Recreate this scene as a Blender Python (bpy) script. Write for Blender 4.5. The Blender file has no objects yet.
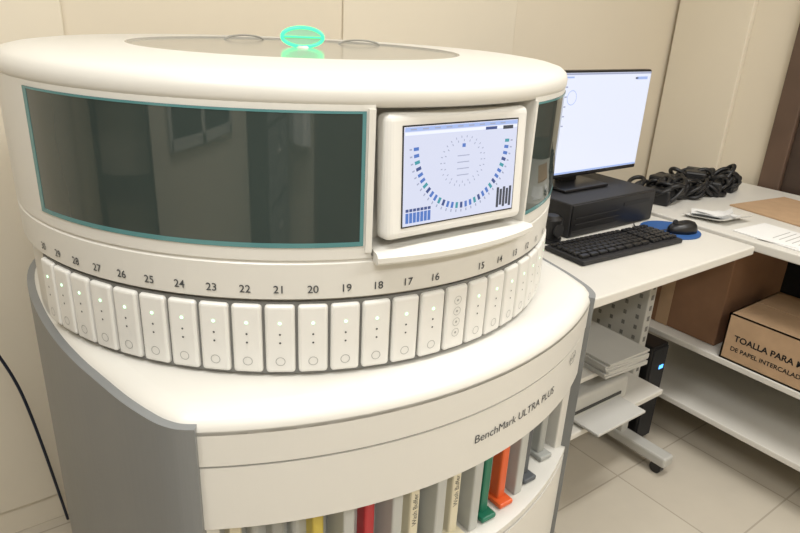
import bpy, bmesh, math, random
from mathutils import Vector, Matrix
random.seed(4)
sc=bpy.context.scene
try: sc.view_settings.view_transform='Standard'
except Exception: pass
FL=-1.02; CEIL=1.75; DK=-0.147
P=math.radians(5.165)

# ---------------------------------------------------------------- helpers
def lin(c):
    return tuple(((v/255)/12.92 if v/255<=0.04045 else (((v/255)+0.055)/1.055)**2.4) for v in c)+(1,)
def mat(name,col,rough=.5,metal=0,emit=None,es=0,noise=0,nscale=8,bump=0,coat=0,spec=.5):
    m=bpy.data.materials.new(name);m.use_nodes=True;nt=m.node_tree;b=nt.nodes['Principled BSDF']
    b.inputs['Base Color'].default_value=lin(col);b.inputs['Roughness'].default_value=rough;b.inputs['Metallic'].default_value=metal
    b.inputs['Specular IOR Level'].default_value=spec
    b.inputs['Coat Weight'].default_value=coat
    if emit: b.inputs['Emission Color'].default_value=lin(emit);b.inputs['Emission Strength'].default_value=es
    if noise or bump:
        tc=nt.nodes.new('ShaderNodeTexCoord');n=nt.nodes.new('ShaderNodeTexNoise');n.inputs['Scale'].default_value=nscale;n.inputs['Detail'].default_value=4
        nt.links.new(tc.outputs['Object'],n.inputs['Vector'])
        if noise:
            r=nt.nodes.new('ShaderNodeValToRGB');l=lin(col)
            r.color_ramp.elements[0].color=tuple(v*(1-noise) for v in l[:3])+(1,);r.color_ramp.elements[1].color=tuple(min(1,v*(1+noise)) for v in l[:3])+(1,)
            r.color_ramp.elements[0].position=.3;r.color_ramp.elements[1].position=.7
            nt.links.new(n.outputs['Fac'],r.inputs['Fac']);nt.links.new(r.outputs['Color'],b.inputs['Base Color'])
        if bump:
            bp=nt.nodes.new('ShaderNodeBump');bp.inputs['Strength'].default_value=bump;bp.inputs['Distance'].default_value=.01
            nt.links.new(n.outputs['Fac'],bp.inputs['Height']);nt.links.new(bp.outputs['Normal'],b.inputs['Normal'])
    return m
def emat(name,col,s):
    m=bpy.data.materials.new(name);m.use_nodes=True;nt=m.node_tree;b=nt.nodes['Principled BSDF']
    b.inputs['Base Color'].default_value=(0.01,0.01,0.01,1);b.inputs['Roughness'].default_value=.3
    b.inputs['Emission Color'].default_value=lin(col);b.inputs['Emission Strength'].default_value=s
    return m
def empty(name):
    o=bpy.data.objects.new(name,None);bpy.context.collection.objects.link(o);o.empty_display_size=.05;return o
class MB:
    def __init__(s): s.v=[];s.f=[];s.mi=[];s.sm=[]
    def add(s,v,f,mi=0,sm=False):
        o=len(s.v);s.v+= [tuple(p) for p in v]
        for q in f: s.f.append(tuple(i+o for i in q));s.mi.append(mi);s.sm.append(sm)
    def obj(s,name,mats,parent=None):
        me=bpy.data.meshes.new(name);me.from_pydata(s.v,[],s.f)
        for m in mats: me.materials.append(m)
        for p,mi,sm in zip(me.polygons,s.mi,s.sm): p.material_index=mi;p.use_smooth=sm
        bm=bmesh.new();bm.from_mesh(me);bmesh.ops.recalc_face_normals(bm,faces=bm.faces);bm.to_mesh(me);bm.free()
        o=bpy.data.objects.new(name,me);bpy.context.collection.objects.link(o)
        if parent: o.parent=parent
        return o
def bbox(c,s,bev=0,seg=2):
    bm=bmesh.new();bmesh.ops.create_cube(bm,size=1)
    for v in bm.verts: v.co=Vector((v.co.x*s[0],v.co.y*s[1],v.co.z*s[2]))
    if bev: bmesh.ops.bevel(bm,geom=list(bm.edges),offset=bev,segments=seg,profile=.5,affect='EDGES')
    bm.verts.index_update()
    v=[(p.co.x+c[0],p.co.y+c[1],p.co.z+c[2]) for p in bm.verts];f=[[q.index for q in fc.verts] for fc in bm.faces];bm.free();return v,f
def mm(x0,x1,y0,y1,z0,z1,bev=0,seg=2):
    return bbox(((x0+x1)/2,(y0+y1)/2,(z0+z1)/2),(x1-x0,y1-y0,z1-z0),bev,seg)
def box(name,m,ex,parent=None,bev=0,seg=2,rot=None):
    b=MB();c=((ex[0]+ex[1])/2,(ex[2]+ex[3])/2,(ex[4]+ex[5])/2)
    v,f=bbox((0,0,0),(ex[1]-ex[0],ex[3]-ex[2],ex[5]-ex[4]),bev,seg);b.add(v,f)
    o=b.obj(name,[m],parent);o.location=c
    if rot: o.rotation_euler=rot
    return o
def arc(prof,a0,a1,n,c=(0,0),closed=True,capends=True,full=False):
    v=[];f=[];k=len(prof);st=n if full else n+1
    for i in range(st):
        a=a0+(a1-a0)*i/n
        for r,z in prof: v.append((c[0]-r*math.sin(a),c[1]-r*math.cos(a),z))
    rng=k if closed else k-1
    for i in range(n):
        j=(i+1)%st
        for q in range(rng):
            q2=(q+1)%k;f.append((i*k+q,j*k+q,j*k+q2,i*k+q2))
    if capends and not full and closed: f.append(tuple(range(k)));f.append(tuple((st-1)*k+q for q in range(k)))
    return v,f
def cylv(c,r,h,n=24,axis='z',r2=None):
    r2=r if r2 is None else r2;v=[];f=[]
    for t,rr in ((0,r),(h,r2)):
        for i in range(n):
            a=2*math.pi*i/n;x,y=rr*math.cos(a),rr*math.sin(a)
            p={'z':(x,y,t),'y':(x,t,y),'x':(t,x,y)}[axis];v.append((c[0]+p[0],c[1]+p[1],c[2]+p[2]))
    for i in range(n): f.append((i,(i+1)%n,n+(i+1)%n,n+i))
    f.append(tuple(range(n)));f.append(tuple(range(n,2*n)));return v,f
def textmesh(s,size,align='CENTER',bold=0):
    c=bpy.data.curves.new('t','FONT');c.body=s;c.size=size;c.align_x=align;c.align_y='CENTER';c.offset=bold
    o=bpy.data.objects.new('t',c);bpy.context.collection.objects.link(o);bpy.context.view_layer.update()
    me=bpy.data.meshes.new_from_object(o.evaluated_get(bpy.context.evaluated_depsgraph_get()))
    v=[tuple(p.co) for p in me.vertices];f=[tuple(p.vertices) for p in me.polygons]
    bpy.data.objects.remove(o);bpy.data.curves.remove(c);bpy.data.meshes.remove(me);return v,f
def curve(name,pts,rad,m,parent=None,cyc=False):
    c=bpy.data.curves.new(name,'CURVE');c.dimensions='3D';c.bevel_depth=rad;c.bevel_resolution=3
    for pl in pts:
        s=c.splines.new('NURBS');s.points.add(len(pl)-1)
        for q,p in zip(s.points,pl): q.co=(p[0],p[1],p[2],1)
        s.order_u=4;s.use_endpoint_u=not cyc;s.use_cyclic_u=cyc
    c.materials.append(m);o=bpy.data.objects.new(name,c);bpy.context.collection.objects.link(o)
    if parent:o.parent=parent
    return o

# ---------------------------------------------------------------- materials
M_white=mat('machine_white',(215,213,206),.36,noise=.012,nscale=3)
M_white2=mat('machine_white_drawer',(224,223,218),.35,noise=.01)
M_gap=mat('gap_grey',(118,118,115),.6,noise=.03)
M_grey=mat('machine_side_grey',(124,126,126),.4,noise=.04,nscale=3)
M_top=mat('cap_inlay_grey',(150,148,140),.14,noise=.02)
M_glass=mat('tinted_glass',(58,68,65),.03,spec=1.0,noise=.05)
M_teal=mat('teal_glass_edge',(88,136,138),.15,noise=.05)
M_txt=mat('print_dark_grey',(70,72,74),.6,noise=.02)
M_icon=mat('icon_grey',(165,165,162),.5,noise=.02)
M_led=emat('led_green',(190,255,200),2.6)
M_black=mat('black_plastic',(22,22,24),.35,noise=.1)
M_black2=mat('black_matte',(34,34,36),.6,noise=.1)
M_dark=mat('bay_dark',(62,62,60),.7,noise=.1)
M_wall=mat('wall_cream_paint',(222,212,192),.75,noise=.012,nscale=2,bump=.03)
M_wall2=mat('wall_cream_panel',(225,216,197),.7,noise=.012,nscale=2)
M_ceil=mat('ceiling_paint',(236,235,230),.8,noise=.02)
M_desk=mat('desk_laminate',(214,211,203),.4,noise=.02)
M_met=mat('desk_metal_cream',(192,191,185),.4,metal=.1,noise=.03)
M_card=mat('cardboard',(178,148,116),.85,noise=.06,nscale=20)
M_card2=mat('cardboard_dark',(134,100,74),.85,noise=.06,nscale=14)
M_brown=mat('door_brown_wood',(92,73,60),.45,noise=.12,nscale=6)
M_brown2=mat('door_dark_wood',(64,50,41),.5,noise=.12,nscale=6)
M_paper=mat('paper_white',(232,232,230),.7,noise=.02)
M_paper2=mat('paper_greyish',(190,189,184),.75,noise=.03)
M_blue=mat('mouse_pad_blue',(42,88,150),.7,noise=.06,nscale=20)
M_scr=emat('touchscreen_lit',(216,221,242),1.0)
M_mon=emat('monitor_lit',(230,235,250),1.03)

def tile_mat():
    m=bpy.data.materials.new('floor_tile');m.use_nodes=True;nt=m.node_tree;b=nt.nodes['Principled BSDF']
    tc=nt.nodes.new('ShaderNodeTexCoord');br=nt.nodes.new('ShaderNodeTexBrick');n=nt.nodes.new('ShaderNodeTexNoise')
    br.offset=0;br.inputs['Scale'].default_value=1;br.inputs['Brick Width'].default_value=.4;br.inputs['Row Height'].default_value=.4
    br.inputs['Mortar Size'].default_value=.003;br.inputs['Color1'].default_value=lin((200,191,175));br.inputs['Color2'].default_value=lin((204,196,180));br.inputs['Mortar'].default_value=lin((176,167,152))
    mx=nt.nodes.new('ShaderNodeMixRGB');mx.blend_type='MULTIPLY';mx.inputs[0].default_value=.12
    n.inputs['Scale'].default_value=9;n.inputs['Detail'].default_value=6
    nt.links.new(tc.outputs['Object'],br.inputs['Vector']);nt.links.new(tc.outputs['Object'],n.inputs['Vector'])
    nt.links.new(br.outputs['Color'],mx.inputs[1]);nt.links.new(n.outputs['Fac'],mx.inputs[2]);nt.links.new(mx.outputs[0],b.inputs['Base Color'])
    b.inputs['Roughness'].default_value=.25;return m
# ---------------------------------------------------------------- room
X0,X1,Y0,Y1=-2.4,2.35,-3.4,.70
R=math.radians
box('floor',tile_mat(),(X0,X1,Y0,Y1,FL-.05,FL))
box('ceiling',M_ceil,(X0,X1,Y0,Y1,CEIL,CEIL+.05))
box('wall_back',M_wall,(X0,X1,Y1,Y1+.08,FL,CEIL))
box('wall_right',M_wall,(X1,X1+.08,Y0,Y1,FL,CEIL))
box('wall_left',M_wall,(X0-.08,X0,Y0,Y1,FL,CEIL))
box('wall_front',M_wall,(X0,X1,Y0-.08,Y0,FL,CEIL))
box('baseboard_back',M_wall2,(X0,X1,Y1-.012,Y1,FL,FL+.09),bev=.003)
box('baseboard_right',M_wall2,(X1-.012,X1,.2,Y1-.012,FL,FL+.09),bev=.003)
box('trim_1',M_wall2,(-1.3,-.28,Y1-.02,Y1-.001,FL+.09,CEIL),bev=.004)
box('trim_2',M_wall2,(.52,1.28,Y1-.008,Y1-.001,FL+.09,CEIL),bev=.003)
box('trim_3',M_wall2,(X1-.03,X1-.001,.335,.68,FL+.09,CEIL),bev=.004)
d=empty('door_1')
xw=X1-.001
box('frame_jamb_a',M_brown,(xw-.05,xw,.04,.13,FL,1.15),d,.006)
box('frame_jamb_b',M_brown,(xw-.05,xw,-.95,-.86,FL,1.15),d,.006)
box('frame_head',M_brown,(xw-.05,xw,-.86,.04,1.06,1.15),d,.006)
box('leaf',M_brown2,(xw-.03,xw,-.86,.04,FL,1.06),d,.004)
for z0,z1 in ((FL+.15,-.2),(-.05,.9)):
    box('leaf_panel',M_brown,(xw-.038,xw-.028,-.74,-.08,z0,z1),d,.008)
d2=empty('reflection_prop_door')  # invented door behind the camera, added to reflect in the drum glass
box('leaf',M_brown2,(-1.3,-.4,Y0+.001,Y0+.04,FL,1.1),d2,.004)
box('frame_a',M_brown,(-1.4,-1.3,Y0+.001,Y0+.06,FL,1.2),d2,.004)
box('frame_b',M_brown,(-.4,-.3,Y0+.001,Y0+.06,FL,1.2),d2,.004)
box('frame_c',M_brown,(-1.4,-.3,Y0+.001,Y0+.06,1.1,1.2),d2,.004)
wn=empty('reflection_prop_window')  # made-up window out of view; its dark pane gives the glass dark reflections
xl=X0+.001
box('pane',mat('reflection_prop_dark_glass',(24,28,30),.05),(xl,xl+.02,-2.0,-.9,-.1,1.2),wn)
for y in (-2.0,-1.45,-.9): box('frame_post',M_met,(xl,xl+.05,y-.03,y+.03,-.13,1.23),wn,.003)
for z in (-.13,1.2): box('frame_rail',M_met,(xl,xl+.05,-2.0,-.9,z,z+.05),wn,.003)
fc=empty('reflection_prop_cabinet')  # unseen cabinet added as a dark shape for the drum glass to reflect
box('case',M_dark,(X0+.02,X0+.5,-3.1,-2.4,FL,.35),fc,.006)
for k in range(3):
    box('drawer_front',M_grey,(X0+.5,X0+.515,-3.07,-2.43,FL+.05+.44*k,FL+.46+.44*k),fc,.005)
    box('handle',M_met,(X0+.515,X0+.535,-2.83,-2.67,FL+.3+.44*k,FL+.32+.44*k),fc,.003)
bk=empty('reflection_prop_shelves')  # invented dark shelving, out of view, only there to be reflected
for z in (FL,-.62,-.24,.14,.52,.9): box('shelf',M_brown2,(X0+.02,X0+.35,-.55,.25,z,z+.03),bk)
for y in (-.55,.23): box('side',M_brown2,(X0+.02,X0+.35,y,y+.02,FL,.93),bk)
lc=empty('reflection_prop_coat')  # unseen white coat added to put a pale reflected streak in the glass
v=[];f=[];n=36;lev=[(.95,.05,.03),(.90,.17,.05),(.84,.22,.06),(.5,.20,.06),(.1,.22,.07),(-.2,.24,.08),(-.3,.245,.08)]
for z,rx,ry in lev:
    for k in range(n):
        a=2*math.pi*k/n;w_=1+.10*math.sin(7*a)*(1-z);v.append((-1.72+rx*w_*math.cos(a),Y0+.10+ry*w_*math.sin(a),z))
for l in range(len(lev)-1):
    for k in range(n): f.append((l*n+k,l*n+(k+1)%n,(l+1)*n+(k+1)%n,(l+1)*n+k))
b=MB();b.add(v,f,0,True);b.obj('body',[M_paper],lc)
for s in (-1,1): curve('sleeve',[[(-1.72+s*.17,Y0+.12,.86),(-1.72+s*.25,Y0+.13,.6),(-1.72+s*.27,Y0+.14,.3),(-1.72+s*.26,Y0+.14,.15)]],.05,M_paper,lc)
box('hook',M_met,(-1.74,-1.70,Y0,Y0+.10,.93,.96),lc,.003)

# ---------------------------------------------------------------- stainer machine
ma=empty('slide_stainer_machine')
b=MB()
v,f=arc([(.40,-.02),(.488,-.02),(.488,.109),(.4975,.113),(.4985,.163),(.4965,.165),(.4965,.168),(.4985,.170),(.40,.170)],0,2*math.pi,192,full=True);b.add(v,f,0,False)
v,f=arc([(.40,.169),(.4985,.169),(.4985,.372),(.40,.372)],R(16.8),R(360-16.4),180);b.add(v,f,0,False)
v,f=arc([(.40,.169),(.452,.169),(.452,.372),(.40,.372)],R(-17.5),R(17.5),20);b.add(v,f,0,False)
b.obj('drum_wall',[M_white],ma)
b=MB()
RI=.30
v,f=arc([(.40,.366),(.493,.3665),(.498,.369),(.500,.376),(.5003,.384),(.497,.393),(.489,.3995),(.474,.4035),(.45,.4065),(RI+.004,.4095)],0,2*math.pi,192,full=True,closed=False);b.add(v,f,0,True)
v,f=arc([(RI+.004,.4095),(RI,.4065),(.0001,.4075)],0,2*math.pi,128,full=True,closed=False);b.add(v,f,1,False)
b.obj('cap',[M_white,M_top],ma)
for s in (1,-1):
    b=MB();a0,a1=(R(18.2),R(75.2)) if s==1 else (R(-16.9),R(-75.2))
    v,f=arc([(.490,.187),(.4992,.187),(.4992,.363),(.490,.363)],a0,a1,64);b.add(v,f,0,False)
    t=.0062
    for z0,z1 in ((.187,.187+t),(.363-t*.5,.363)):
        v,f=arc([(.49,z0),(.4998,z0),(.4998,z1),(.49,z1)],a0,a1,64);b.add(v,f,1)
    da=t/.5*s
    for q0,q1 in ((a0,a0+da*.8),(a1-da*1.6,a1)):
        v,f=arc([(.49,.187),(.4998,.187),(.4998,.363),(.49,.363)],q0,q1,2);b.add(v,f,1)
    o=b.obj('window_glass',[M_glass,M_teal],ma)
    for p in o.data.polygons:
        if p.material_index==0: p.use_smooth=True
    try: o.data.set_sharp_from_angle(angle=R(30))
    except Exception: pass
bd=MB();bl=MB();bi=MB();bn=MB()
def onc(pts,ac,zc,RR=.5,c=(0,0)):
    return [(c[0]-(RR+w)*math.sin(ac-u/RR),c[1]-(RR+w)*math.cos(ac-u/RR),zc+vv) for u,vv,w in pts]
def disc(u,vv,r,n=10,w=.0004): 
    return [(u+r*math.cos(2*math.pi*k/n),vv+r*math.sin(2*math.pi*k/n),w) for k in range(n)],[tuple(range(n))]
def ring(u,vv,r1,r2,n=20,w=.0004):
    pv=[(u+r*math.cos(2*math.pi*k/n),vv+r*math.sin(2*math.pi*k/n),w) for r in (r1,r2) for k in range(n)]
    return pv,[(k,(k+1)%n,n+(k+1)%n,n+k) for k in range(n)]
W=.0412;Hh=.104
vb,fb=bbox((0,0,-.012),(W,Hh,.024),.005,3)
for i in range(0,31):
    ac=(i-15)*P
    bd.add(onc(vb,ac,Hh/2),fb,0,False)
    if i==15:
        for vv in (.03,.012,-.006,-.024):
            pv,f=ring(0,vv,.0062,.0070);bi.add(onc(pv,ac,Hh/2),f)
            pv,f=disc(0,vv,.0022,6);bi.add(onc(pv,ac,Hh/2),f)
    else:
        for k,vv in enumerate((.026,.009,-.004)):
            pv,f=disc(0,vv,.0015 if k else .0023);(bl if k==0 else bi).add(onc(pv,ac,Hh/2),f,0 if k==0 else 1)
        pv,f=ring(0,-.033,.0058,.0068);bi.add(onc(pv,ac,Hh/2),f)
        n=i if i>=16 else i+1
        tv,tf=textmesh(str(n),.0155,bold=.00015)
        bn.add(onc([(x,y,.0002) for x,y,z in tv],ac,.127,.4985),tf)
bd.obj('slide_drawers',[M_white2],ma)
bl.obj('drawer_leds',[M_led],ma);bi.obj('drawer_icons',[M_icon,M_txt],ma);bn.obj('drawer_numbers',[M_txt],ma)
b=MB();v,f=arc([(.486,-.004),(.4935,-.004),(.4935,.107),(.486,.107)],R(-80.3),R(80.3),120);b.add(v,f)
b.obj('drawer_bay_shadow_gap',[M_gap],ma)

ts=empty('touchscreen');ts.parent=ma
HX=.1275
box('bezel',M_white2,(-HX,HX,-.02,.01,-.084,.084),ts,.010,4)
SW,SH=.1025,.066
b=MB();v,f=mm(-SW,SW,-.0215,-.019,-SH,SH);b.add(v,f);b.obj('display',[M_scr],ts)
box('display_border',M_black,(-SW-.002,SW+.002,-.0208,-.019,-SH-.002,SH+.002),ts)
E={n:emat('ui_'+n,c,s) for n,c,s in (('dark',(70,80,100),.6),('blue',(80,125,205),.9),('teal',(60,160,175),.9),('navy',(60,85,150),.8),('grey',(165,172,200),.95),('white',(235,240,255),1.05),('bluel',(165,188,238),1))}
keys=list(E);ui=MB()
def q(x,z,w,h,k,rot=0,y=-.0219):
    pts=[(-w/2,-h/2),(w/2,-h/2),(w/2,h/2),(-w/2,h/2)];c,s=math.cos(rot),math.sin(rot)
    ui.add([(x+p[0]*c-p[1]*s,y,z+p[0]*s+p[1]*c) for p in pts],[(0,1,2,3)],keys.index(k))
q(0,.0625,.203,.005,'bluel');q(0,.057,.203,.004,'white',y=-.0218)
for k in range(9): q(-.088+.02*k,.0625,.010,.0018,'grey',y=-.0221)
q(.050,.0565,.022,.004,'navy',y=-.0221);q(.083,.056,.02,.005,'dark',y=-.0221)
for k in range(31):
    a=R(-2)-R(176)*k/30
    x,z=.083*math.cos(a),.040+.088*math.sin(a)
    q(x,z,.0085,.0045,('teal','blue','blue','navy')[k%4],a);q(x*1.11,(z-.04)*1.09+.04,.004,.002,'grey',a)
for r,kk in ((.040,26),(.034,20)):
    for k in range(kk):
        a=2*math.pi*k/kk;q(r*math.cos(a),.014+r*.85*math.sin(a),.003,.0013,'grey',a)
for k in range(4): q(0,.022-.009*k,.022,.0012,'grey')
q(0,.036,.006,.005,'blue')
for k in range(7): q(-.096+.0063*k,-.055,.005,.014,'blue');q(-.096+.0063*k,-.0445,.005,.004,'navy')
for k in range(5): q(.071+.0063*k,-.046,.0048,.024 if k%2 else .03,'dark')
ui.obj('display_graphics',[E[k] for k in keys],ts)
ts.location=(-.003,-.468,.2755);ts.rotation_euler=(R(-3),0,0)
b=MB();v,f=arc([(.44,.163),(.516,.164),(.520,.168),(.520,.175),(.516,.179),(.44,.182)],R(-16.5),R(16.5),32);b.add(v,f)
b.obj('screen_tray',[M_white],ma)
for s in (1,-1):
    b=MB();v,f=arc([(.45,.178),(.5025,.178),(.5025,.366),(.45,.366)],s*R(16.9 if s==1 else 16.2),s*R(17.9 if s==1 else 16.8),2);b.add(v,f);b.obj('niche_post',[M_white],ma)

# beacon: glowing oval hoop with a cross bar around a pale lens
bc=empty('beacon');bc.parent=ma
M_bg=emat('beacon_green',(70,255,160),1.9)
HA,HB,HT=.038,.0165,.0034
v=[];f=[];n=48;k_=10
for i in range(n):
    a=2*math.pi*i/n;cx,cz=HA*math.cos(a),HB*math.sin(a);nx,nz=math.cos(a)/HA,math.sin(a)/HB;l=math.hypot(nx,nz);nx/=l;nz/=l
    for j in range(k_):
        t=2*math.pi*j/k_;v.append((cx+nx*HT*math.cos(t),HT*1.6*math.sin(t),cz+nz*HT*math.cos(t)))
for i in range(n):
    for j in range(k_): f.append((i*k_+j,((i+1)%n)*k_+j,((i+1)%n)*k_+(j+1)%k_,i*k_+(j+1)%k_))
b=MB();b.add(v,f,0,True);b.obj('hoop',[M_bg],bc)
b=MB();b.add(*bbox((0,-.004,0),(HA*1.9,.004,.0026),.001,1));b.obj('cross_bar',[M_bg],bc)
M_lens=mat('beacon_lens',(150,178,158),.25,emit=(120,190,145),es=.35,noise=.02)
b=MB();v=[];f=[];n=40
for yy,sc_ in ((-.0035,.9),(-.0015,1),(.0015,1),(.0035,.9)):
    for i in range(n): v.append(((HA-.001)*sc_*math.cos(2*math.pi*i/n),yy,(HB-.001)*sc_*math.sin(2*math.pi*i/n)))
for l in range(3):
    for i in range(n): f.append((l*n+i,l*n+(i+1)%n,(l+1)*n+(i+1)%n,(l+1)*n+i))
f.append(tuple(range(n)));f.append(tuple(3*n+i for i in range(n)));b.add(v,f);b.obj('lens',[M_lens],bc)
b=MB();b.add(*cylv((0,0,-.0205),.014,.005,24,r2=.010));b.obj('foot',[M_white],bc)
bc.location=(.006,-.005,.4262);bc.rotation_euler=(0,0,R(-24))
for x,y,a in ((0.0,.25,.1),(.22,.13,-.3)):
    pts=[];n=12
    for k in range(n+1):
        t=math.pi*k/n;u=.05*math.cos(t);pts.append((x+u*math.cos(a),y+u*math.sin(a)*1,.404+.012*math.sin(t)))
    curve('lift_handle',[pts],.002,M_top,ma)

# lower body outline
def arcpts(xh,n,off=0):
    Rf=.795+off;c=.235;ah=math.asin(xh/Rf);return [(-Rf*math.sin(ah-2*ah*k/n),c-Rf*math.cos(ah-2*ah*k/n)) for k in range(n+1)]
front=arcpts(.390,40)
side=[(-.403,-.449),(-.414,-.437),(-.427,-.412),(-.446,-.352),(-.462,-.28),(-.477,-.205),(-.489,-.11),(-.494,0),(-.490,.12),(-.472,.22),(-.43,.32),(-.39,.47)]
def smooth(pl,n=4):
    out=[]
    for i in range(len(pl)-1):
        p0=pl[max(i-1,0)];p1=pl[i];p2=pl[i+1];p3=pl[min(i+2,len(pl)-1)]
        for k in range(n):
            t=k/n;out.append(tuple(.5*((2*p1[j])+(-p0[j]+p2[j])*t+(2*p0[j]-5*p1[j]+4*p2[j]-p3[j])*t*t+(-p0[j]+3*p1[j]-3*p2[j]+p3[j])*t**3) for j in (0,1)))
    out.append(pl[-1]);return out
side_s=smooth([front[0]]+side)
outline=list(reversed(side_s))[:-1]+front+[(-x,y) for x,y in side_s][1:]
def offs(ol,d,closed=True):
    n=len(ol);o=[]
    for i in range(n):
        a=ol[(i-1)%n] if closed or i>0 else ol[i];c=ol[(i+1)%n] if closed or i<n-1 else ol[i]
        tx,ty=c[0]-a[0],c[1]-a[1];l=math.hypot(tx,ty) or 1
        o.append((ol[i][0]-ty/l*d,ol[i][1]+tx/l*d))
    return o
def loft(ol,levels,closed=True,cap=True):
    v=[];f=[];n=len(ol)
    for d_,z in levels: v+=[(x,y,z) for x,y in offs(ol,d_,closed)]
    for l in range(len(levels)-1):
        for i in range(n if closed else n-1):
            j=(i+1)%n;f.append((l*n+i,l*n+j,(l+1)*n+j,(l+1)*n+i))
    if cap: f.append(tuple((len(levels)-1)*n+i for i in range(n)))
    return v,f
b=MB();v,f=loft(outline,[(.03,-.036),(0,-.036),(.0,-.030),(.003,-.022),(.009,-.015),(.018,-.010),(.03,-.008),(.036,-.0075)],cap=False);b.add(v,f,0,True)
v=[(x,y,-.0076) for x,y in offs(outline,.0355)];b.add(v,[tuple(range(len(v)))],0,False)
o=b.obj('shoulder_shell',[M_white],ma)
def wallstrip(ol,z0,z1,d0,th):
    n=len(ol);A=offs(ol,d0,False);B=offs(ol,d0+th,False);v=[(x,y,z) for pl in (A,B) for z in (z0,z1) for x,y in pl];f=[]
    for i in range(n-1):
        f+=[(i,i+1,n+i+1,n+i),(2*n+i,2*n+i+1,3*n+i+1,3*n+i),(i,i+1,2*n+i+1,2*n+i),(n+i,n+i+1,3*n+i+1,3*n+i)]
    f+=[(0,n,3*n,2*n),(n-1,2*n-1,4*n-1,3*n-1)]
    return v,f
fs=front
b=MB();v,f=wallstrip(fs,-.084,-.030,0,.03);b.add(v,f);b.obj('fascia_band',[M_white],ma)
b=MB();v,f=wallstrip(fs,-.089,-.084,.004,.03);b.add(v,f);b.obj('fascia_seam',[M_gap],ma)
b=MB();v,f=wallstrip(fs,-.190,-.088,.001,.02);b.add(v,f);b.obj('front_panel',[M_white],ma)
left=list(reversed(side_s))
right=[(-x,y) for x,y in side_s]
for pl,nm in ((left,'side_panel_a'),(right,'side_panel_b')):
    b=MB();v,f=wallstrip(pl,FL+.04,-.020,-.008,.022);b.add(v,f);o=b.obj(nm,[M_grey],ma)
b=MB();v,f=loft(offs(outline,.03),[(0,FL+.0),(0,FL+.06)],cap=True);b.add(v,f);b.obj('plinth',[M_dark],ma)
box('back_panel',M_grey,(-.39,.39,.45,.47,FL+.04,-.034),ma)
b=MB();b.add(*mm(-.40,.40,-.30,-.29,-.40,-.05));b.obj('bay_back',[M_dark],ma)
b=MB();b.add(*wallstrip(fs,-.385,-.372,.0,.24));b.obj('bay_shelf',[M_white],ma)
b=MB();b.add(*wallstrip(fs,FL+.06,-.392,.0,.03));b.obj('lower_door',[M_white],ma)
b=MB();b.add(*wallstrip(fs,-.392,-.385,.006,.03));b.obj('lower_seam',[M_gap],ma)
for s in (1,-1): box('bay_jamb',M_white,(s*.378-.012,s*.378+.012,-.45,-.29,-.386,-.088),ma,.003)
M_bot=mat('bottle_plastic_grey',(184,186,182),.4,noise=.04)
cols={'yel':(205,184,80),'red':(182,44,50),'cream':(222,214,188),'green':(28,112,86),'orange':(222,98,46),'dgrey':(84,88,92),'grey':(160,162,158)}
CM={k:mat('bottle_strip_'+k,c,.4,noise=.02) for k,c in cols.items()}
seq=[(-.34,'cream'),(-.285,'grey'),(-.228,'yel'),(-.148,'red'),(-.067,'cream'),(.020,'cream'),(.100,'green'),(.152,'orange'),(.24,'dgrey'),(.32,'grey')]
for k,(x,cn) in enumerate(seq):
    g=empty('reagent_bottle_part');g.parent=ma
    yf=.235-math.sqrt(.795**2-x*x)+.055
    wd=.040 if .1<=x<.2 else .062
    b=MB();b.add(*bbox((0,.075,.082),(wd,.13,.150),.010,3));b.add(*cylv((0,.06,.155),.016,.018));b.obj('bottle_body',[M_bot],g)
    b=MB();b.add(*bbox((0,0,.088),(.019,.026,.160),.004,2));b.add(*bbox((0,-.004,.006),(.034,.05,.010),.003,2));b.add(*bbox((0,.0,.165),(.027,.032,.012),.003,2));b.obj('bottle_spine',[CM[cn]],g)
    g.location=(x,yf,-.3715)
    if cn=='cream':
        tv,tf=textmesh('Wash Buffer',.013);b=MB();b.add([(-y,-.0134,.10+xx) for xx,y,z in tv],tf);b.obj('label_text',[M_black],g)
b=MB()
for x in (-.188,-.108,-.024,.060,.197):
    yf=.235-math.sqrt(.795**2-x*x)+.03
    b.add(*mm(x-.010,x+.010,yf,yf+.12,-.372,-.10,.003))
b.obj('bay_dividers',[M_bot],ma)
CF=(0,.235);RF=.7945
tv,tf=textmesh('BenchMark ULTRA PLUS',.0218,'LEFT')
b=MB();b.add(onc([(x,y,.0004) for x,y,z in tv],-math.asin(.006/.795),-.137,RF,CF),tf);b.obj('lettering',[M_txt],ma)
pv=[];AB=-math.asin(.306/.795)
for r in (.013,.0142):
    for k in range(6):
        a=math.pi/3*k;pv.append((r*1.35*math.cos(a),r*math.sin(a),.0006))
b=MB();b.add(onc(pv,AB,-.108,.795,CF),[(k,(k+1)%6,6+(k+1)%6,6+k) for k in range(6)])
tv,tf=textmesh('Roche',.012);b.add(onc([(x,y,.0006) for x,y,z in tv],AB,-.108,.795,CF),tf)
b.obj('maker_badge',[M_txt],ma)

curve('power_cable',[[(-.62,.66,.2),(-.60,.62,.05),(-.56,.60,-.05),(-.585,.55,-.2),(-.56,.55,-.35),(-.53,.56,-.42),(-.50,.6,-.6),(-.46,.66,FL+.006)]],.004,mat('cable_blue_black',(24,32,52),.5,noise=.1))

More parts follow.
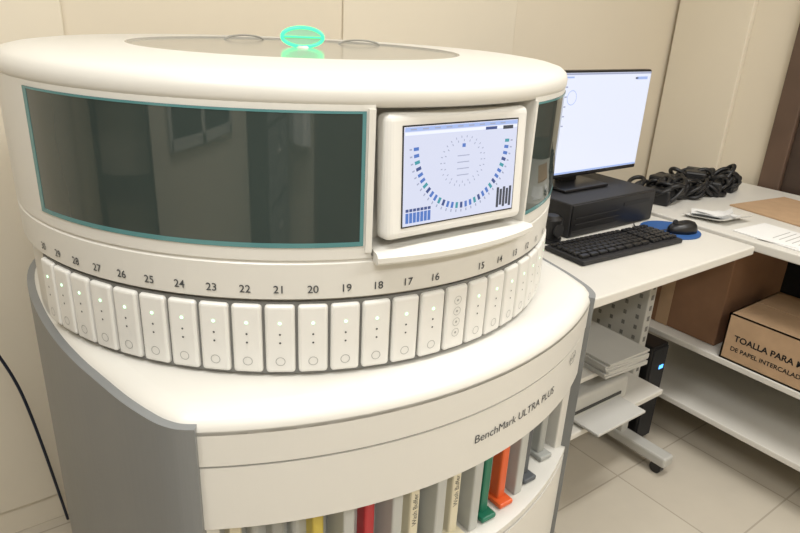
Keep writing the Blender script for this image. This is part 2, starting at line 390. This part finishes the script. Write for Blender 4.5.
# ---------------------------------------------------------------- desk
dk=empty('computer_desk')
box('top',M_desk,(.57,1.43,-.295,.42,DK-.028,DK),dk,.004)
for x in (1.315,.62):
    box('leg_panel',M_met,(x-.02,x+.02,-.06,.20,FL+.07,DK-.028),dk,.004)
    box('foot',M_met,(x-.028,x+.028,-.25,.38,FL+.045,FL+.085),dk,.008)
    for y in (-.21,.34):
        b=MB();b.add(*cylv((-.012,0,0),.022,.024,20,'x'));o=b.obj('castor',[M_black],dk);o.location=(x,y,FL+.0225)
    b=MB()
    for zz in range(14):
        for yy in range(4):
            b.add(*bbox((x-.0205,-.03+.05*yy,-.23-.04*zz),(.002,.012,.015)))
        b.add(*bbox((x,-.0605,-.23-.04*zz),(.012,.002,.018)))
    b.obj('leg_slots',[M_gap],dk)
box('crossbar',M_met,(.64,1.30,.15,.18,-.38,-.25),dk,.003)
box('lower_shelf',M_desk,(.64,1.295,-.18,.20,-.705,-.685),dk,.003)
box('mid_shelf',M_desk,(.64,1.23,-.12,.20,-.565,-.548),dk,.003)
g=empty('paper_stack')
for k in range(6):
    box('sheets',M_paper2,(.97,1.17,-.17,.08,-.547+.009*k,-.539+.009*k),g,.001,1,rot=(0,0,random.uniform(-.12,.12)))
g=empty('printer')
box('body',M_met,(.80,1.14,-.14,.14,-.684,-.60),g,.012,3)
box('front_slot',M_dark,(.84,1.10,-.143,-.138,-.655,-.645),g)
box('paper_tray',M_paper2,(.86,1.10,-.24,-.12,-.675,-.665),g,.003,2)
mo=empty('computer_monitor')
mx,my=1.222,.20
box('housing',M_black,(mx-.245,mx+.245,my,my+.03,-.005,.337),mo,.006,3)
b=MB();b.add(*mm(mx-.238,mx+.238,my-.0015,my+.002,.010,.330));b.obj('screen',[M_mon],mo)
ui=MB();keys=list(E)
def q2(x,z,w,h,k): ui.add([(mx+x-w/2,my-.002,z-h/2),(mx+x+w/2,my-.002,z-h/2),(mx+x+w/2,my-.002,z+h/2),(mx+x-w/2,my-.002,z+h/2)],[(0,1,2,3)],keys.index(k))
q2(0,.3265,.474,.005,'grey');q2(-.19,.317,.05,.005,'bluel')
for k in range(5): q2(-.225,.29-.03*k,.009,.011,'bluel');q2(-.20,.288-.03*k,.022,.004,'grey')
q2(.19,.31,.06,.009,'bluel');q2(.16,.31,.014,.006,'dark');q2(0,.0135,.474,.006,'bluel')
pv=[]
for r in (.021,.023):
    for k in range(20):
        a=2*math.pi*k/20;pv.append((mx-.165+r*math.cos(a),my-.0025,.255+r*math.sin(a)))
ui.add(pv,[(k,(k+1)%20,20+(k+1)%20,20+k) for k in range(20)],keys.index('bluel'))
ui.obj('screen_graphics',[E[k] for k in keys],mo)
box('neck',M_black,(mx-.12,mx-.04,my+.03,my+.06,-.03,.20),mo,.004)
box('stand_base',M_black,(mx-.20,mx+.02,my-.06,my+.11,-.0365,-.026),mo,.004,3)
dc=empty('desktop_computer')
box('case',M_black2,(.94,1.375,.045,.40,DK+.001,-.0375),dc,.004)
box('front_face',M_black,(.945,1.37,.040,.046,DK+.006,-.041),dc,.002)
box('drive_slot',M_black2,(1.20,1.34,.0385,.041,-.075,-.062),dc)
for k in range(3): box('front_line',M_black2,(.96,1.18,.0385,.041,-.125+.02*k,-.122+.02*k),dc)
kb=empty('keyboard')
box('base',M_black2,(-.225,.225,-.075,.075,0,.014),kb,.004,2)
b=MB();rows=[(.055,15,.0),(.032,14,0),(.012,14,0),(-.008,13,0),(-.028,12,0),(-.050,8,0)]
for z,n,_ in rows:
    w=.30/n
    for k in range(n): b.add(*bbox((-.215+w*(k+.5),z,.0185),(w*.84,.0165,.009),.002,1))
for z,_,_ in rows:
    for k in range(3): b.add(*bbox((.103+.0155*k,z,.0185),(.013,.0165,.009),.002,1))
    for k in range(4): b.add(*bbox((.157+.0165*k,z,.0185),(.014,.0165,.009),.002,1))
b.obj('keys',[M_black],kb)
kb.location=(1.02,-.075,DK+.001);kb.rotation_euler=(R(0),0,R(-3))
g=MB();g.add(*cylv((0,0,0),.095,.003,48));o=g.obj('mouse_pad',[M_blue]);o.location=(1.325,-.065,DK+.001)
cm=empty('computer_mouse')
b=MB();n=24;mv=[];mf=[]
lv=[(0,1),(.3,1.0),(.6,.93),(.85,.75),(.97,.45),(1.0,.05)]
for h_,s_ in lv:
    for k in range(n):
        a=2*math.pi*k/n;mv.append((.03*s_*math.cos(a),.052*s_*math.sin(a),.036*h_*(1-.12*math.sin(a))))
for l in range(len(lv)-1):
    for k in range(n): mf.append((l*n+k,l*n+(k+1)%n,(l+1)*n+(k+1)%n,(l+1)*n+k))
mf.append(tuple(range(n)));mf.append(tuple((len(lv)-1)*n+k for k in range(n)))
b.add(mv,mf,0,True);b.obj('shell',[M_black],cm)
b=MB();b.add(*cylv((-.003,.03,.034),.008,.006,16,'x'));b.obj('wheel',[M_black2],cm)
cm.location=(1.335,-.10,DK+.0042);cm.rotation_euler=(0,0,R(65))
curve('wire',[[(0,.05,.01),(.0,.09,.004),(.02,.12,.001),(.05,.14,.0),(.09,.12,.001)]],.0018,M_black,cm)
g=empty('desk_speaker')
b=MB();b.add(*cylv((0,0,0),.036,.012,32));b.add(*cylv((0,0,.012),.03,.06,32,r2=.034));b.add(*cylv((0,0,.072),.034,.01,32,r2=.02));b.obj('body',[M_black],g)
b=MB();b.add(*cylv((0,-.034,.042),.02,.006,24,'y'));b.obj('grille',[M_black2],g)
g.location=(.875,.06,DK+.001)

# ---------------------------------------------------------------- side table with shelves
st=empty('side_table')
TX0,TX1,TY0,TY1=1.47,2.28,-1.0,.30
box('top',M_desk,(TX0,TX1,TY0,TY1,DK-.03,DK),st,.004)
box('mid_shelf',M_desk,(TX0+.03,TX1,TY0,TY1,-.61,-.588),st,.003)
box('low_shelf',M_desk,(TX0+.03,TX1,TY0,TY1,-.85,-.828),st,.003)
for x in (TX0+.045,TX1-.03):
    for y in (TY0+.03,TY1-.03):
        box('leg',M_black2,(x-.015,x+.015,y-.015,y+.015,FL,DK-.03),st)
box('rear_board',M_black2,(TX1-.01,TX1,TY0,TY1,FL+.1,DK-.03),st)
M_cab=mat('cable_black',(20,20,22),.45,noise=.1)
pts=[]
for k in range(60):
    cx=random.uniform(1.57,2.06);cy=.20-(cx-1.56)*.08+random.uniform(-.06,.07)
    r1=random.uniform(.025,.055);z0=DK+.014+random.uniform(0,.05);ti=random.uniform(-.9,.9);tj=random.uniform(-.9,.5);pl=[]
    for t in range(10):
        a=2*math.pi*t/10;x=r1*math.cos(a)*random.uniform(.9,1.1);y=r1*.8*math.sin(a)
        pl.append((cx+x,cy+y,max(DK+.010,z0+x*ti+y*tj)))
    pts.append(pl)
cp=empty('cable_pile')
curve('coils',pts,.008,M_cab,cp,cyc=True)
b=MB()
for x,y,w,dd,h,r in ((1.62,.16,.12,.08,.06,.3),(1.78,.17,.14,.09,.055,-.2),(1.94,.15,.13,.09,.06,.4),(1.70,.22,.10,.07,.085,.1),(1.90,.2,.12,.08,.09,.5),(2.05,.14,.08,.08,.06,.2)):
    v,f=bbox((0,0,h/2),(w,dd,h),.008);b.add([(x+p[0]*math.cos(r)-p[1]*math.sin(r),y+p[0]*math.sin(r)+p[1]*math.cos(r),DK+.001+p[2]) for p in v],f)
b.obj('connector_blocks',[M_cab],cp)
g=empty('loose_papers')
def bent(x,y,z,w,h,rot,lift,seed):
    n=8;v=[];f=[]
    for i in range(n+1):
        for j in range(n+1):
            u,t=i/n-.5,j/n-.5;zz=lift*(max(0,u-.1)**2*3+max(0,-t-.15)**2*2)+.002*math.sin(6*u+seed)+.002
            px,py=u*w,t*h;v.append((x+px*math.cos(rot)-py*math.sin(rot),y+px*math.sin(rot)+py*math.cos(rot),z+max(zz,.0008)))
    for i in range(n):
        for j in range(n): f.append((i*(n+1)+j,(i+1)*(n+1)+j,(i+1)*(n+1)+j+1,i*(n+1)+j+1))
    b=MB();b.add(v,f,0,True);b.obj('sheet',[M_paper],g)
bent(1.59,-.06,DK+.001,.16,.13,R(-80),.05,1);bent(1.63,-.08,DK+.005,.14,.13,R(-100),.05,2);bent(1.60,-.05,DK+.009,.13,.11,R(-60),.05,3)
box('cardboard_sheet',M_card,(1.80,2.14,-.40,-.02,DK+.001,DK+.006),rot=(0,0,R(-8)))
g=empty('documents')
box('folder',M_paper,(1.51,1.70,-.47,-.18,DK+.001,DK+.004),g,rot=(0,0,R(-4)))
box('sheet',M_paper,(1.52,1.69,-.52,-.25,DK+.0045,DK+.0065),g,rot=(0,0,R(8)))
b=MB()
for k in range(7): b.add(*bbox((1.61,-.29-.02*k,DK+.0068),(.12,.003,.0006)))
b.obj('print_lines',[M_icon],g)
cb=empty('cardboard_box')
bx0,bx1,by0,by1,bz0,bz1=1.505,1.86,-.64,-.24,-.587,-.418
t=.006
for nm,ex in (('bottom',(bx0,bx1,by0,by1,bz0,bz0+t)),('face',(bx0,bx0+t,by0,by1,bz0,bz1)),('rear',(bx1-t,bx1,by0,by1,bz0,bz1)),('end_a',(bx0,bx1,by0,by0+t,bz0,bz1)),('end_b',(bx0,bx1,by1-t,by1,bz0,bz1))):
    box(nm,M_card,ex,cb)
box('lid_flap_a',M_card,(bx0,(bx0+bx1)/2-.002,by0,by1,bz1-.004,bz1),cb)
box('lid_flap_b',M_card,((bx0+bx1)/2+.002,bx1,by0,by1,bz1-.004,bz1),cb)
def face_text(s,y,z,size,par,x,bold=0):
    tv,tf=textmesh(s,size,'LEFT',bold);b=MB();b.add([(x,y-xx,z+yy) for xx,yy,_ in tv],tf);b.obj('print',[M_black],par)
face_text('TOALLA PARA MANOS',-.275,-.500,.030,cb,bx0-.0008,.0008)
face_text('DE PAPEL INTERCALADO',-.270,-.540,.022,cb,bx0-.0008,.0004)
cb2=empty('cardboard_box')
box('carton',M_card2,(1.56,2.0,-.19,.24,-.587,-.25),cb2,.003)
box('tape',M_card,(1.5585,2.0015,.0,.05,-.5865,-.2485),cb2)
tw=empty('computer_tower')
box('case',M_black,(1.375,1.475,-.07,.30,FL+.01,-.60),tw,.006)
box('front',M_black2,(1.38,1.47,-.076,-.068,FL+.02,-.61),tw,.003)
box('power_light',emat('blue_led',(90,170,255),2.5),(1.43,1.455,-.0775,-.0755,-.70,-.685),tw)
for x in (1.39,1.46):
    for y in (-.04,.27): box('rubber_foot',M_black2,(x-.01,x+.01,y-.01,y+.01,FL,FL+.011),tw)

# ---------------------------------------------------------------- lights
def area(name,loc,sx,sy,pw,col=(1,.985,.96),rot=(0,0,0)):
    l=bpy.data.lights.new(name,'AREA');l.shape='RECTANGLE';l.size=sx;l.size_y=sy;l.energy=pw;l.color=col
    o=bpy.data.objects.new(name,l);bpy.context.collection.objects.link(o);o.location=loc;o.rotation_euler=rot;return o
M_lamp=emat('lamp_panel',(255,251,246),1.6)
for k,(x,y) in enumerate(((-.9,-.8),(1.0,-.8),(-.9,-2.3),(1.0,-2.3))):
    g=empty('ceiling_lamp')
    box('housing',M_ceil,(x-.62,x+.62,y-.16,y+.16,CEIL-.03,CEIL-.001),g,.004)
    box('diffuser',M_lamp,(x-.59,x+.59,y-.13,y+.13,CEIL-.034,CEIL-.03),g)
    l=area('lamp_light',(x,y,CEIL-.04),1.15,.26,25 if k<2 else 28);l.parent=g
w=bpy.data.worlds.new('w');sc.world=w;w.use_nodes=True;w.node_tree.nodes['Background'].inputs[0].default_value=(.9,.87,.8,1);w.node_tree.nodes['Background'].inputs[1].default_value=.3

# ---------------------------------------------------------------- camera
psi,t,ro=R(37.152),R(21.637),R(2.960)
fw=Vector((math.sin(psi)*math.cos(t),math.cos(psi)*math.cos(t),-math.sin(t)));r0=Vector((math.cos(psi),-math.sin(psi),0));u0=r0.cross(fw)
r=math.cos(ro)*r0+math.sin(ro)*u0;u=-math.sin(ro)*r0+math.cos(ro)*u0
cd=bpy.data.cameras.new('camera');co=bpy.data.objects.new('camera',cd);bpy.context.collection.objects.link(co)
M=Matrix(((r.x,u.x,-fw.x,-.5992),(r.y,u.y,-fw.y,-1.1431),(r.z,u.z,-fw.z,.4781),(0,0,0,1)))
co.matrix_world=M;cd.sensor_width=36;cd.lens=640/800*36;cd.clip_start=.02
sc.camera=co
